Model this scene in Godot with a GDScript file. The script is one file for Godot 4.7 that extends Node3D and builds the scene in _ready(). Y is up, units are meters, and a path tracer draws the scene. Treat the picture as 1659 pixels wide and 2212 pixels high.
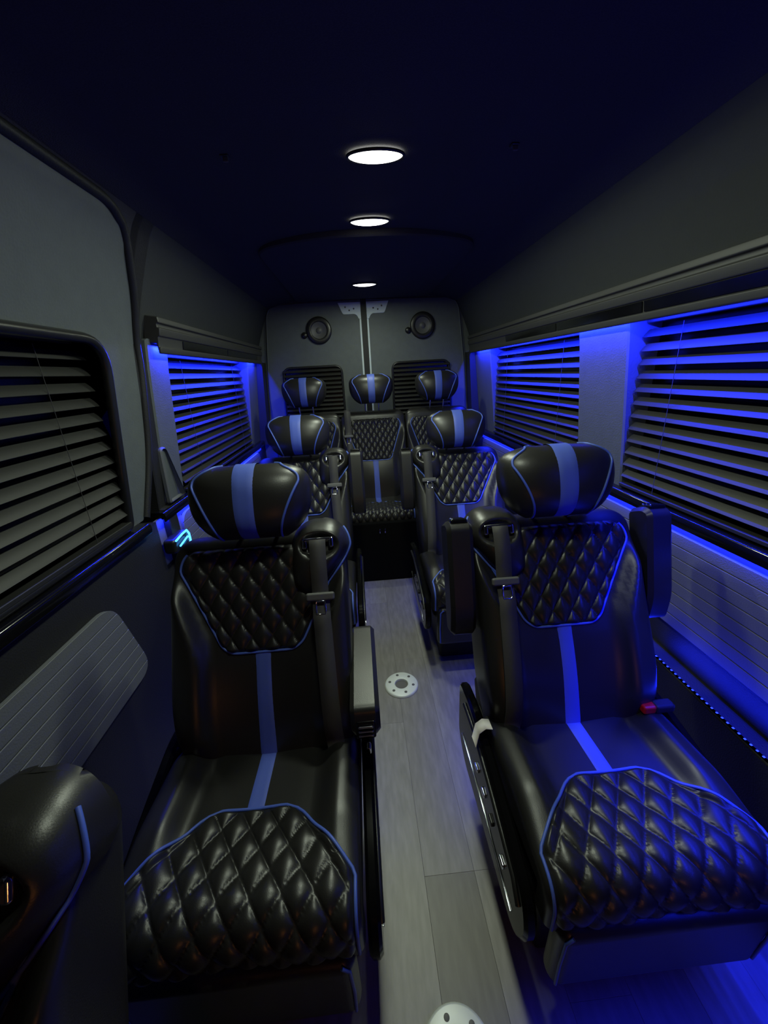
extends Node3D
# Night interior of a passenger van: two rows of captain seats, a rear bench, blinds and blue light strips.

var M := {}
var cache := {}
var taken := {}
const BLUE := Color(0.09, 0.15, 1.0)

# ------------------------------------------------------------------ naming and tagging
func numbered(called: String) -> String:
	if not taken.has(called):
		taken[called] = 0
		return called
	taken[called] += 1
	return "%s_%03d" % [called, taken[called]]

func tag(o: Node, label := "", category := "", group := "", kind := ""):
	if label != "": o.set_meta("label", label)
	if category != "": o.set_meta("category", category)
	if group != "": o.set_meta("group", group)
	if kind != "": o.set_meta("kind", kind)
	return o

func thing(called: String, label: String, category: String, at := Vector3.ZERO, group := "", kind := "") -> Node3D:
	var o := Node3D.new()
	o.name = numbered(called)
	add_child(o)
	o.position = at
	tag(o, label, category, group, kind)
	return o

func part(called: String, mesh: Mesh, mat: Material, parent: Node, at := Vector3.ZERO, turn := Vector3.ZERO) -> MeshInstance3D:
	var o := MeshInstance3D.new()
	o.name = numbered(called) if parent == self else called
	o.mesh = mesh
	o.material_override = mat
	o.cast_shadow = GeometryInstance3D.SHADOW_CASTING_SETTING_ON
	parent.add_child(o, true)
	o.position = at
	o.rotation = turn
	return o

# ------------------------------------------------------------------ mesh helpers
func sm(a: float, b: float, x: float) -> float:
	return smoothstep(a, b, x)

# grid of points f(u, v), u and v in 0..1; hint: which way the face looks (zero: away from the centre)
func grid(nu: int, nv: int, f: Callable, hint := Vector3.ZERO, wrap := false) -> ArrayMesh:
	var pts := PackedVector3Array()
	var cols := nu if wrap else nu + 1
	for j in nv + 1:
		for i in cols:
			pts.append(f.call(float(i) / nu, float(j) / nv))
	var idx := PackedInt32Array()
	for j in nv:
		for i in nu:
			var a := j * cols + i
			var b := j * cols + (i + 1) % cols
			var c := a + cols
			var d := b + cols
			idx.append_array(PackedInt32Array([a, d, b, a, c, d]))
	return indexed(pts, idx, hint)

func indexed(pts: PackedVector3Array, idx: PackedInt32Array, hint := Vector3.ZERO) -> ArrayMesh:
	var nor := PackedVector3Array()
	nor.resize(pts.size())
	var mid := Vector3.ZERO
	for p in pts: mid += p
	mid /= pts.size()
	var vote := 0.0
	for t in range(0, idx.size(), 3):
		var a := pts[idx[t]]
		var n := (pts[idx[t + 2]] - a).cross(pts[idx[t + 1]] - a)
		for k in 3: nor[idx[t + k]] += n
		vote += n.dot(hint) if hint != Vector3.ZERO else n.dot(a - mid)
	if vote < 0:
		for t in range(0, idx.size(), 3):
			var s := idx[t + 1]
			idx[t + 1] = idx[t + 2]
			idx[t + 2] = s
		for i in nor.size(): nor[i] = -nor[i]
	for i in nor.size():
		nor[i] = nor[i].normalized() if nor[i].length() > 1e-14 else Vector3.UP
	var arr := []
	arr.resize(Mesh.ARRAY_MAX)
	arr[Mesh.ARRAY_VERTEX] = pts
	arr[Mesh.ARRAY_NORMAL] = nor
	arr[Mesh.ARRAY_INDEX] = idx
	var m := ArrayMesh.new()
	m.add_surface_from_arrays(Mesh.PRIMITIVE_TRIANGLES, arr)
	return m

func join(meshes: Array) -> ArrayMesh:
	var st := SurfaceTool.new()
	for m in meshes: st.append_from(m, 0, Transform3D())
	return st.commit()

func moved(m: Mesh, x: Transform3D) -> ArrayMesh:
	var st := SurfaceTool.new()
	st.append_from(m, 0, x)
	return st.commit()

# round tube along points
func tube(path: PackedVector3Array, r: float, sides := 8, closed := false) -> ArrayMesh:
	var pts := PackedVector3Array()
	var n := path.size()
	var up := Vector3(0.13, 0.91, 0.37).normalized()
	for i in n:
		var t := (path[(i + 1) % n] - path[(i - 1 + n) % n]) if closed else (path[mini(i + 1, n - 1)] - path[maxi(i - 1, 0)])
		t = t.normalized()
		var s := t.cross(up)
		if s.length() < 0.05: s = t.cross(Vector3.RIGHT)
		s = s.normalized()
		up = s.cross(t).normalized()
		for k in sides:
			var a := TAU * k / sides
			pts.append(path[i] + (s * cos(a) + up * sin(a)) * r)
	var idx := PackedInt32Array()
	for i in (n if closed else n - 1):
		for k in sides:
			var a := i * sides + k
			var b := i * sides + (k + 1) % sides
			var c := ((i + 1) % n) * sides + k
			var d := ((i + 1) % n) * sides + (k + 1) % sides
			idx.append_array(PackedInt32Array([a, c, b, b, c, d]))
	if not closed:
		for e in [0, n - 1]:
			for k in range(1, sides - 1):
				var q := [e * sides, e * sides + k, e * sides + k + 1]
				if e == 0: q = [q[0], q[2], q[1]]
				idx.append_array(PackedInt32Array(q))
	# faces: make them look outwards with a vote against the first ring's axis
	var vote := 0.0
	for t in range(0, mini(idx.size(), sides * 6), 3):
		var a := pts[idx[t]]
		var nn := (pts[idx[t + 2]] - a).cross(pts[idx[t + 1]] - a)
		vote += nn.dot(a - path[0])
	if vote < 0:
		for t in range(0, idx.size(), 3):
			var s := idx[t + 1]
			idx[t + 1] = idx[t + 2]
			idx[t + 2] = s
	var nor := PackedVector3Array()
	for i in n:
		for k in sides: nor.append((pts[i * sides + k] - path[i]).normalized())
	var arr := []
	arr.resize(Mesh.ARRAY_MAX)
	arr[Mesh.ARRAY_VERTEX] = pts
	arr[Mesh.ARRAY_NORMAL] = nor
	arr[Mesh.ARRAY_INDEX] = idx
	var m := ArrayMesh.new()
	m.add_surface_from_arrays(Mesh.PRIMITIVE_TRIANGLES, arr)
	return m

# flat ribbon with thickness along points; side gives its width direction
func ribbon(path: Array, side: Vector3, width: float, thick: float) -> ArrayMesh:
	var prof := [Vector2(-0.5, -0.5), Vector2(0.5, -0.5), Vector2(0.5, 0.5), Vector2(-0.5, 0.5)]
	var n := path.size()
	var pts := PackedVector3Array()
	for i in n:
		var t: Vector3 = (path[mini(i + 1, n - 1)] - path[maxi(i - 1, 0)])
		var nn := t.cross(side).normalized()
		for q in prof: pts.append(path[i] + side * q.x * width + nn * q.y * thick)
	var st := SurfaceTool.new()
	st.begin(Mesh.PRIMITIVE_TRIANGLES)
	var quad := func(a, b, c, d):
		for q in [a, b, c, a, c, d]: st.add_vertex(q)
	for i in n - 1:
		for k in 4:
			var l := (k + 1) % 4
			quad.call(pts[i * 4 + k], pts[i * 4 + l], pts[i * 4 + 4 + l], pts[i * 4 + 4 + k])
	quad.call(pts[0], pts[1], pts[2], pts[3])
	quad.call(pts[n * 4 - 1], pts[n * 4 - 2], pts[n * 4 - 3], pts[n * 4 - 4])
	st.generate_normals()
	st.index()
	return st.commit()

# box with rounded edges
func rbox(size: Vector3, r: float, fine := 3) -> ArrayMesh:
	var key := "rbox%s%s%s" % [size, r, fine]
	if cache.has(key): return cache[key]
	var h := size / 2
	r = minf(r, minf(h.x, minf(h.y, h.z)) * 0.999)
	var axis := func(e: float) -> Array:
		var c := []
		for i in fine: c.append(-e + r * i / fine)
		c.append(-e + r)
		c.append(e - r)
		for i in fine: c.append(e - r + r * (i + 1.0) / fine)
		return c
	var lists := [axis.call(h.x), axis.call(h.y), axis.call(h.z)]
	var parts := []
	for ax in 3:
		for sgn in [-1.0, 1.0]:
			var b: int = (ax + 1) % 3
			var c: int = (ax + 2) % 3
			var nn: int = lists[0].size() - 1
			var out := Vector3.ZERO
			out[ax] = sgn
			parts.append(grid(nn, nn, func(u, v):
				var q := Vector3.ZERO
				q[ax] = sgn * h[ax]
				q[b] = lists[b][int(round(u * nn))]
				q[c] = lists[c][int(round(v * nn))]
				var inner := q.clamp(-h + Vector3.ONE * r, h - Vector3.ONE * r)
				return inner + (q - inner).normalized() * r, out))
	# share normals between faces: rebuild from direction
	var st := SurfaceTool.new()
	st.begin(Mesh.PRIMITIVE_TRIANGLES)
	for m in parts:
		var arr: Array = m.surface_get_arrays(0)
		var vs: PackedVector3Array = arr[Mesh.ARRAY_VERTEX]
		for i in arr[Mesh.ARRAY_INDEX]:
			var q: Vector3 = vs[i]
			var inner := q.clamp(-h + Vector3.ONE * r, h - Vector3.ONE * r)
			st.set_normal((q - inner).normalized())
			st.add_vertex(q)
	st.index()
	cache[key] = st.commit()
	return cache[key]

# polygon in (x, y) pushed along z from z0 to z1, with bevelled ends; xf turns it afterwards
func prism(poly: PackedVector2Array, z0: float, z1: float, bevel := 0.0, xf := Transform3D()) -> ArrayMesh:
	if Geometry2D.is_polygon_clockwise(poly): poly.reverse()
	var n := poly.size()
	var nrm := []
	for i in n:
		var a := (poly[(i + 1) % n] - poly[i]).normalized()
		nrm.append(Vector2(a.y, -a.x))
	var inner := PackedVector2Array()
	for i in n:
		var m: Vector2 = (nrm[i] + nrm[(i - 1 + n) % n])
		m = m / maxf(m.length_squared() / 2.0, 0.3)
		inner.append(poly[i] - m * bevel)
	var st := SurfaceTool.new()
	st.begin(Mesh.PRIMITIVE_TRIANGLES)
	var rings := [[poly, z0], [poly, z1]]
	if bevel > 0: rings = [[inner, z0], [poly, z0 + bevel], [poly, z1 - bevel], [inner, z1]]
	for k in rings.size() - 1:
		for i in n:
			var j := (i + 1) % n
			var flat: Vector2 = nrm[i]
			var ni := flat
			var nj := flat
			if flat.dot(nrm[(i - 1 + n) % n]) > 0.75: ni = (flat + nrm[(i - 1 + n) % n]).normalized()
			if flat.dot(nrm[j]) > 0.75: nj = (flat + nrm[j]).normalized()
			var tilt := 0.0
			if bevel > 0: tilt = [-0.9, 0.0, 0.9][k]
			var pa: Vector2 = rings[k][0][i]
			var pb: Vector2 = rings[k][0][j]
			var pc: Vector2 = rings[k + 1][0][j]
			var pd: Vector2 = rings[k + 1][0][i]
			var za: float = rings[k][1]
			var zb: float = rings[k + 1][1]
			var q := [[pa, za, ni], [pb, za, nj], [pc, zb, nj], [pd, zb, ni]]
			for e in [0, 2, 1, 0, 3, 2]:
				st.set_normal((xf.basis * Vector3(q[e][2].x, q[e][2].y, tilt)).normalized())
				st.add_vertex(xf * Vector3(q[e][0].x, q[e][0].y, q[e][1]))
	var tri := Geometry2D.triangulate_polygon(rings[0][0])
	for e in [[0, -1.0], [rings.size() - 1, 1.0]]:
		for t in range(0, tri.size(), 3):
			var o := [tri[t], tri[t + 1], tri[t + 2]]
			var p0: Vector2 = rings[e[0]][0][o[0]]
			var p1: Vector2 = rings[e[0]][0][o[1]]
			var p2: Vector2 = rings[e[0]][0][o[2]]
			var ccw := (p1 - p0).cross(p2 - p0) > 0
			if ccw == (e[1] > 0): o = [o[0], o[2], o[1]]
			for i in o:
				st.set_normal(xf.basis * Vector3(0, 0, e[1]))
				var p: Vector2 = rings[e[0]][0][i]
				st.add_vertex(xf * Vector3(p.x, p.y, rings[e[0]][1]))
	st.index()
	return st.commit()

func rounded(poly: Array, radii, steps := 6) -> PackedVector2Array:
	var out := PackedVector2Array()
	var n := poly.size()
	for i in n:
		var p: Vector2 = poly[i]
		var a: Vector2 = (poly[(i - 1 + n) % n] - p)
		var b: Vector2 = (poly[(i + 1) % n] - p)
		var r: float = radii[i] if radii is Array else radii
		if r <= 0:
			out.append(p)
			continue
		var d := minf(r, minf(a.length(), b.length()) * 0.49)
		var s := p + a.normalized() * d
		var e := p + b.normalized() * d
		for k in steps + 1:
			var t := float(k) / steps
			out.append(s * (1 - t) * (1 - t) + p * 2 * t * (1 - t) + e * t * t)
	return out

func box(called: String, a: Vector3, b: Vector3, mat: Material, parent: Node, r := 0.004) -> MeshInstance3D:
	return part(called, rbox((b - a).abs(), r, 1), mat, parent, (a + b) / 2)

# axes for prism: polygon (z, y) pushed along x
func along_x() -> Transform3D:
	return Transform3D(Basis(Vector3(0, 0, 1), Vector3(0, 1, 0), Vector3(-1, 0, 0)), Vector3.ZERO)

func lathe_disc(prof: Array, n: int, sx := 1.0, sz := 1.0) -> ArrayMesh:
	var k := prof.size() - 1
	return grid(n, k, func(u, v):
		var q: Vector2 = prof[int(round(v * k))]
		return Vector3(cos(u * TAU) * q.x * sx, q.y, sin(u * TAU) * q.x * sz), Vector3.ZERO, true)

# ------------------------------------------------------------------ materials
func noise_tex(freq: float, seed_: int, lo: Color, hi: Color, size := 256, stretch := Vector2.ONE, octaves := 4) -> ImageTexture:
	var f := FastNoiseLite.new()
	f.seed = seed_
	f.frequency = freq
	f.fractal_octaves = octaves
	var src := f.get_seamless_image(int(size / stretch.x), int(size / stretch.y))
	src.convert(Image.FORMAT_RGB8)
	src.resize(size, size, Image.INTERPOLATE_CUBIC)
	var img := Image.create(size, size, true, Image.FORMAT_RGB8)
	for y in size:
		for x in size:
			img.set_pixel(x, y, lo.lerp(hi, src.get_pixel(x, y).r))
	img.generate_mipmaps()
	return ImageTexture.create_from_image(img)

func bump_tex(freq: float, seed_: int, strength: float, size := 256, cell := false) -> ImageTexture:
	var f := FastNoiseLite.new()
	f.seed = seed_
	f.frequency = freq
	if cell:
		f.noise_type = FastNoiseLite.TYPE_CELLULAR
		f.cellular_return_type = FastNoiseLite.RETURN_DISTANCE2_SUB
	else:
		f.fractal_octaves = 3
	var img := f.get_seamless_image(size, size)
	img.convert(Image.FORMAT_RGB8)
	img.bump_map_to_normal_map(strength)
	img.generate_mipmaps()
	return ImageTexture.create_from_image(img)

func mat(called: String, c: Color, rough: float, metal := 0.0, spec := 0.5) -> StandardMaterial3D:
	var m := StandardMaterial3D.new()
	m.albedo_color = c
	m.roughness = rough
	m.metallic = metal
	m.metallic_specular = spec
	M[called] = m
	return m

func tri(m: StandardMaterial3D, scale: float, normal: Texture2D = null, ns := 0.4, albedo: Texture2D = null):
	m.uv1_triplanar = true
	m.uv1_scale = Vector3.ONE * scale
	if normal:
		m.normal_enabled = true
		m.normal_texture = normal
		m.normal_scale = ns
	if albedo: m.albedo_texture = albedo

func make_materials():
	var grain := bump_tex(0.09, 3, 3.0, 256, true)
	var fine := bump_tex(0.25, 5, 2.0)
	var l := mat("leather", Color(0.14, 0.137, 0.132), 0.36, 0.0, 0.5)
	tri(l, 14.0, grain, 0.16)
	l = mat("blue_leather", Color(0.31, 0.39, 0.74), 0.5)
	tri(l, 14.0, grain, 0.15)
	mat("piping", Color(0.31, 0.41, 0.78), 0.45)
	l = mat("plain_black", Color(0.10, 0.10, 0.105), 0.6)
	tri(l, 6.0, fine, 0.3)
	mat("gloss_black", Color(0.06, 0.06, 0.065), 0.12)
	mat("skirt_black", Color(0.05, 0.05, 0.055), 0.16, 0.0, 0.22)
	mat("satin_black", Color(0.12, 0.12, 0.12), 0.35)
	mat("chrome", Color(0.86, 0.86, 0.88), 0.12, 1.0)
	mat("strap", Color(0.24, 0.235, 0.235), 0.75)
	tri(M.strap, 20.0, fine, 0.5)
	mat("belt_plastic", Color(0.33, 0.33, 0.33), 0.5)
	mat("red_plastic", Color(0.80, 0.08, 0.07), 0.35)
	mat("white_tag", Color(0.88, 0.86, 0.84), 0.7)
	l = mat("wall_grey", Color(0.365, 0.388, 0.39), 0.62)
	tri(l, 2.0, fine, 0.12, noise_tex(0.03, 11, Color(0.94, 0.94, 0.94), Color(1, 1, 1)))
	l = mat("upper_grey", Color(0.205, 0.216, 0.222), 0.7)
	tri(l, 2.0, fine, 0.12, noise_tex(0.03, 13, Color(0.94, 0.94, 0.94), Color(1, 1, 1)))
	l = mat("headliner", Color(0.30, 0.30, 0.31), 0.95, 0.0, 0.2)
	tri(l, 4.0, fine, 0.5, noise_tex(0.2, 12, Color(0.85, 0.85, 0.85), Color(1, 1, 1)))
	l = mat("black_vinyl", Color(0.13, 0.13, 0.135), 0.55)
	tri(l, 3.0, fine, 0.25)
	l = mat("insert_grey", Color(0.39, 0.40, 0.42), 0.6)
	tri(l, 3.0, fine, 0.15)
	mat("slat", Color(0.14, 0.14, 0.134), 0.55)
	mat("glass", Color(0.02, 0.02, 0.022), 0.2)
	mat("door_white", Color(0.80, 0.85, 0.86), 0.5)
	mat("plate", Color(0.86, 0.88, 0.86), 0.42, 0.15)
	mat("valance", Color(0.22, 0.22, 0.215), 0.5)
	mat("carpet", Color(0.07, 0.07, 0.075), 0.95, 0.0, 0.1)
	tri(M.carpet, 8.0, fine, 1.0)
	for k in 4:
		var c: Color = [Color(0.50, 0.488, 0.472), Color(0.55, 0.54, 0.525), Color(0.435, 0.422, 0.405), Color(0.52, 0.508, 0.50)][k]
		l = mat("plank%d" % k, c, 0.42)
		l.uv1_triplanar = true
		l.uv1_world_triplanar = true
		l.uv1_scale = Vector3(1.7, 1.7, 1.7)
		l.uv1_offset = Vector3(0.23 * k, 0.1, 0.37 * k)
		l.albedo_texture = noise_tex(0.045, 20 + k, Color(0.84, 0.835, 0.83), Color(1, 1, 1), 512, Vector2(1, 5), 5)
	mat("seam", Color(0.40, 0.39, 0.38), 0.8)

func glow(called: String, c: Color, e: float) -> StandardMaterial3D:
	var m := mat(called, Color(0.02, 0.02, 0.02), 0.6)
	m.emission_enabled = true
	m.emission = c
	m.emission_energy_multiplier = e
	return m

func area(parent: Node, at: Vector3, dir: Vector3, size: Vector2, c: Color, e: float, long := Vector3.RIGHT):
	var l := AreaLight3D.new()
	l.name = "area_light"
	l.area_size = size
	l.light_color = c
	l.light_energy = e
	l.area_normalize_energy = true
	l.shadow_enabled = true
	l.area_range = 8.0
	parent.add_child(l, true)
	var z := -dir.normalized()
	var x := (long - z * long.dot(z)).normalized()
	l.transform = Transform3D(Basis(x, z.cross(x), z), at)
	return l

# ------------------------------------------------------------------ the van's section
# inner wall line: half width of the cabin at height y
func wall_x(y: float) -> float:
	if y < 0.93: return 0.905
	if y < 1.52: return lerpf(0.925, 0.865, (y - 0.93) / 0.59)
	if y < 1.86: return lerpf(0.865, 0.745, pow((y - 1.52) / 0.34, 1.25))
	return 0.745

# ------------------------------------------------------------------ seats
const NM := -0.055

func se(x: float, w: float, p: float) -> float:
	var t := clampf(absf(x) / w, 0.0, 1.0)
	return pow(maxf(1.0 - pow(t, p), 0.0), 1.0 / p)

func back_w(v: float, k: Dictionary) -> float:
	var w: float = k.w * lerpf(0.94, 1.0, sm(-0.05, 0.15, v))
	var rr := 0.07
	if v > k.top - rr: w -= rr * (1.0 - sqrt(maxf(1.0 - pow((v - k.top + rr) / rr, 2), 0.0))) * 0.95
	return w

func back_n(x: float, v: float, k: Dictionary) -> float:
	var ax := absf(x)
	var f := 0.018 * exp(-pow((v - 0.14) / 0.16, 2))
	var edge := 0.115 + 0.085 * sm(0.22, k.q1 - 0.05, v)
	f += k.bolster * sm(edge, edge + 0.05, ax) * (1.0 - sm(k.q1 - 0.14, k.q1 - 0.02, v)) * sm(-0.06, 0.08, v)
	var t := 1.0
	var rr := 0.05
	if v > k.top - rr: t = sqrt(maxf(1.0 - pow((v - k.top + rr) / rr, 2), 0.0))
	return NM + (f - NM) * se(x, back_w(v, k), 7.0) * t

func quilt_w(v: float, k: Dictionary) -> float:
	var w := lerpf(k.qb, k.qt, clampf((v - k.q0) / (k.q1 - 0.06 - k.q0), 0.0, 1.0))
	var r := 0.03
	if v < k.q0 + r: w -= r * (1.0 - sqrt(maxf(1.0 - pow((k.q0 + r - v) / r, 2), 0.0)))
	r = 0.055
	if v > k.q1 - r: w -= r * (1.0 - sqrt(maxf(1.0 - pow((v - k.q1 + r) / r, 2), 0.0)))
	return w

func puff(x: float, v: float, dx: float, dv: float) -> float:
	return pow(absf(sin(PI * (x / dx + v / dv)) * sin(PI * (x / dx - v / dv))), 0.42)

# point in the seat: x across, v up the back, n out of the back
func bp(k: Dictionary, x: float, v: float, n: float) -> Vector3:
	var a: float = k.tilt
	return Vector3(x, k.y0 + v * cos(a) + n * sin(a), -v * sin(a) + n * cos(a))

func backrest_mesh(k: Dictionary, s: float) -> ArrayMesh:
	var v0 := -0.08
	return grid(64, 44, func(u, t):
		var v: float
		if t > 0.999: v = k.top
		else: v = lerpf(v0, k.top, 1.0 - pow(1.0 - t, 1.6))
		var a: float = u * TAU
		var w := back_w(v, k)
		var cx := signf(cos(a)) * pow(absf(cos(a)), 2.0 / 7.0) * w
		var e := pow(absf(sin(a)), 2.0 / 7.0)
		var n: float
		if sin(a) >= 0: n = back_n(cx, v, k)
		else:
			var tt := 1.0
			if v > k.top - 0.05: tt = sqrt(maxf(1.0 - pow((v - k.top + 0.05) / 0.05, 2), 0.0))
			n = NM - 0.065 * e * tt
		if t > 0.9999: return bp(k, cx * 0.98, v, NM)
		return bp(k, cx * s, v, n) if s > 0 else bp(k, -cx, v, n), Vector3.ZERO, true)

func quilt_mesh(k: Dictionary) -> ArrayMesh:
	return grid(110, 84, func(u, t):
		var v := lerpf(k.q0, k.q1, t)
		var w := quilt_w(v, k)
		var x: float = (u * 2 - 1) * w
		var edge := minf(minf(w - absf(x), v - k.q0), k.q1 - v)
		var fade := sm(0.0, 0.012, edge)
		return bp(k, x, v, back_n(x, v, k) - 0.002 + fade * (0.004 + k.amp * puff(x, v, k.dx, k.dv))), Vector3(0, 0, 1))

func strip_on_back(k: Dictionary, half: float, v0: float, v1: float) -> ArrayMesh:
	return grid(6, 24, func(u, t):
		var v := lerpf(v0, v1, t)
		var x: float = (u * 2 - 1) * half
		var e := 1.0 - pow(absf(u * 2 - 1), 8.0)
		return bp(k, x, v, back_n(x, v, k) - 0.001 + 0.003 * e), Vector3(0, 0, 1))

func back_piping(k: Dictionary) -> ArrayMesh:
	var p := PackedVector3Array()
	var top: float = k.q1 - 0.012
	for i in 33:
		var v := lerpf(top, k.q0 + 0.001, sm(0.0, 1.0, i / 32.0))
		var x := -quilt_w(v, k)
		p.append(bp(k, x, v, back_n(x, v, k) + 0.002))
	var wb := quilt_w(k.q0 + 0.001, k)
	for i in range(1, 12):
		var x := lerpf(-wb, wb, i / 12.0)
		p.append(bp(k, x, k.q0, back_n(x, k.q0, k) + 0.002))
	for i in 33:
		var v := lerpf(k.q0 + 0.001, top, sm(0.0, 1.0, i / 32.0))
		var x := quilt_w(v, k)
		p.append(bp(k, x, v, back_n(x, v, k) + 0.002))
	return tube(p, 0.0034, 7)

# headrest pillow: t 0..1 from bottom to top
func head_w(t: float) -> float:
	if t < 0.64: return 0.162 * pow(maxf(1.0 - pow((0.64 - t) / 0.72, 2.3), 0.0), 1.0 / 2.3)
	return 0.162 * pow(maxf(1.0 - pow((t - 0.64) / 0.372, 3.0), 0.0), 1.0 / 3.0)

func head_t(t: float) -> float:
	return pow(maxf(1.0 - pow(absf(2 * t - 1), 3.2), 0.0), 1.0 / 2.6)

func head_n(x: float, t: float) -> float:
	return (0.072 + 0.012 * sin(t * PI)) * se(x, maxf(head_w(t), 0.001), 2.5) * head_t(t)

func hp(k: Dictionary, x: float, t: float, n: float) -> Vector3:
	var a: float = k.head_tilt
	var o := bp(k, 0, k.head_v, 0.028)
	var v: float = t * k.hh
	return o + Vector3(x, v * cos(a) + n * sin(a), -v * sin(a) + n * cos(a))

func headrest_mesh(k: Dictionary) -> ArrayMesh:
	return grid(48, 30, func(u, q):
		var t: float = 0.5 - 0.5 * cos(q * PI)
		var a: float = u * TAU
		var w := head_w(t)
		var x := signf(cos(a)) * pow(absf(cos(a)), 2.0 / 2.5) * w
		var n := head_n(x, t)
		if sin(a) < 0: n = -n * 0.7
		return hp(k, x, t, n), Vector3.ZERO, true)

func head_strip(k: Dictionary) -> ArrayMesh:
	return grid(6, 44, func(u, q):
		var x: float = (u * 2 - 1) * 0.027
		var t: float
		var n: float
		if q < 0.62:
			t = 0.5 - 0.5 * cos(lerpf(0.05, 0.995, q / 0.62) * PI)
			n = head_n(x, t) + 0.0022
		else:
			t = 0.5 - 0.5 * cos(lerpf(0.995, 0.4, (q - 0.62) / 0.38) * PI)
			n = -head_n(x, t) * 0.7 - 0.0022
		var e := 0.003 * pow(absf(u * 2 - 1), 8.0)
		var c := hp(k, x, t, n)
		return c + Vector3(0, 0.0022 * sm(0.8, 1.0, t), 0) - Vector3(0, 0, e * signf(n)), Vector3(0, 0.3, 1))

func head_piping(k: Dictionary, s: float) -> ArrayMesh:
	var p := PackedVector3Array()
	for i in 40:
		var q := lerpf(0.06, 0.985, i / 39.0)
		var t := 0.5 - 0.5 * cos(q * PI)
		var x := 0.078 + 0.058 * pow(clampf(t / 0.72, 0, 1), 1.3) - 0.05 * pow(sm(0.72, 1.0, t), 2.0)
		x = minf(x, head_w(t) * 0.93)
		p.append(hp(k, x * s, t, head_n(x, t) + 0.001))
	return tube(p, 0.0034, 7)

# cushion: path over the top, round the nose and down the front
func cush(k: Dictionary, x: float, q: float, n: float) -> Vector3:
	var flat: float = k.flat
	var r := 0.06
	var rise := 0.06
	if q < flat: return Vector3(x, k.y0 - 0.005 + rise * q + n, -0.04 + q - n * rise)
	var y1: float = k.y0 - 0.005 + rise * flat
	var a := minf((q - flat) / r, 1.62)
	var c := Vector3(x, y1 - r, -0.04 + flat)
	var d := Vector3(0, cos(a), sin(a))
	var rest: float = maxf(q - flat - 1.62 * r, 0.0)
	return c + d * (r + n) + Vector3(0, -rest, -rest * 0.05)

func cush_n(x: float, q: float, k: Dictionary) -> float:
	var ax := absf(x)
	var f := -0.006 * (1.0 - sm(0.0, 0.12, ax))
	f += k.cb * sm(0.135, 0.195, ax) * (1.0 - sm(k.flat - 0.14, k.flat + 0.02, q)) * sm(-0.02, 0.08, q)
	return -0.055 + (f + 0.055) * se(x, k.cw, 7.0)

func cushion_mesh(k: Dictionary) -> ArrayMesh:
	var qe: float = k.flat + 0.155
	return grid(60, 44, func(u, t):
		var a: float = PI * u
		var x := -cos(a)
		x = signf(x) * pow(absf(x), 0.35) * k.cw
		var q: float = t * qe
		return cush(k, x, q, cush_n(x, q, k)), Vector3(0, 1, 0.4))

func cq_w(q: float, k: Dictionary) -> float:
	var q0: float = k.flat - 0.17
	var w := lerpf(0.095, k.cw - 0.012, clampf((q - q0) / 0.15, 0.0, 1.0))
	var r := 0.03
	if q < q0 + r: w -= r * (1.0 - sqrt(maxf(1.0 - pow((q0 + r - q) / r, 2), 0.0)))
	return w

func cushion_quilt(k: Dictionary) -> ArrayMesh:
	var q0: float = k.flat - 0.17
	var qe: float = k.flat + 0.13
	return grid(110, 84, func(u, t):
		var q := lerpf(q0, qe, t)
		var w := cq_w(q, k)
		var x: float = (u * 2 - 1) * w
		var edge := minf(minf(w - absf(x), q - q0), qe - q)
		var fade := sm(0.0, 0.012, edge)
		return cush(k, x, q, cush_n(x, q, k) - 0.002 + fade * (0.004 + k.amp * puff(x, q + 0.013, k.dx * 1.1, k.dv))), Vector3(0, 1, 0.5))

func cushion_strip(k: Dictionary) -> ArrayMesh:
	return grid(6, 14, func(u, t):
		var x: float = (u * 2 - 1) * 0.024
		var q := lerpf(0.0, k.flat - 0.168, t)
		return cush(k, x, q, cush_n(x, q, k) - 0.001 + 0.003 * (1.0 - pow(absf(u * 2 - 1), 8.0))), Vector3(0, 1, 0))

func cushion_piping(k: Dictionary) -> ArrayMesh:
	var p := PackedVector3Array()
	var q0: float = k.flat - 0.17
	var qe: float = k.flat + 0.15
	for i in 30:
		var q := lerpf(qe, q0 + 0.001, i / 29.0)
		var x := -cq_w(q, k)
		p.append(cush(k, x, q, cush_n(x, q, k) + 0.002))
	var wb := cq_w(q0 + 0.001, k)
	for i in range(1, 12):
		var x := lerpf(-wb, wb, i / 12.0)
		p.append(cush(k, x, q0, cush_n(x, q0, k) + 0.002))
	for i in 30:
		var q := lerpf(q0 + 0.001, qe, i / 29.0)
		var x := cq_w(q, k)
		p.append(cush(k, x, q, cush_n(x, q, k) + 0.002))
	return tube(p, 0.0036, 7)

# shoulder pad on the aisle side that carries the belt guide
const HX := 0.172
func horn_edges(v: float) -> Vector2:
	var r := HX + 0.084
	if v < 0.535: r -= 0.115 * pow((0.535 - v) / 0.15, 1.35)
	var l := HX - 0.086
	if v > 0.53:
		var k := 1.0 - (sqrt(maxf(1.0 - pow((v - 0.53) / 0.0851, 2), 0.0)) * 0.9 + 0.1)
		r -= 0.084 * k
		l += 0.086 * k
	if v < 0.44: l = lerpf(l, r - 0.012, pow((0.44 - v) / 0.055, 2.0))
	return Vector2(l, r)

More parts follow.
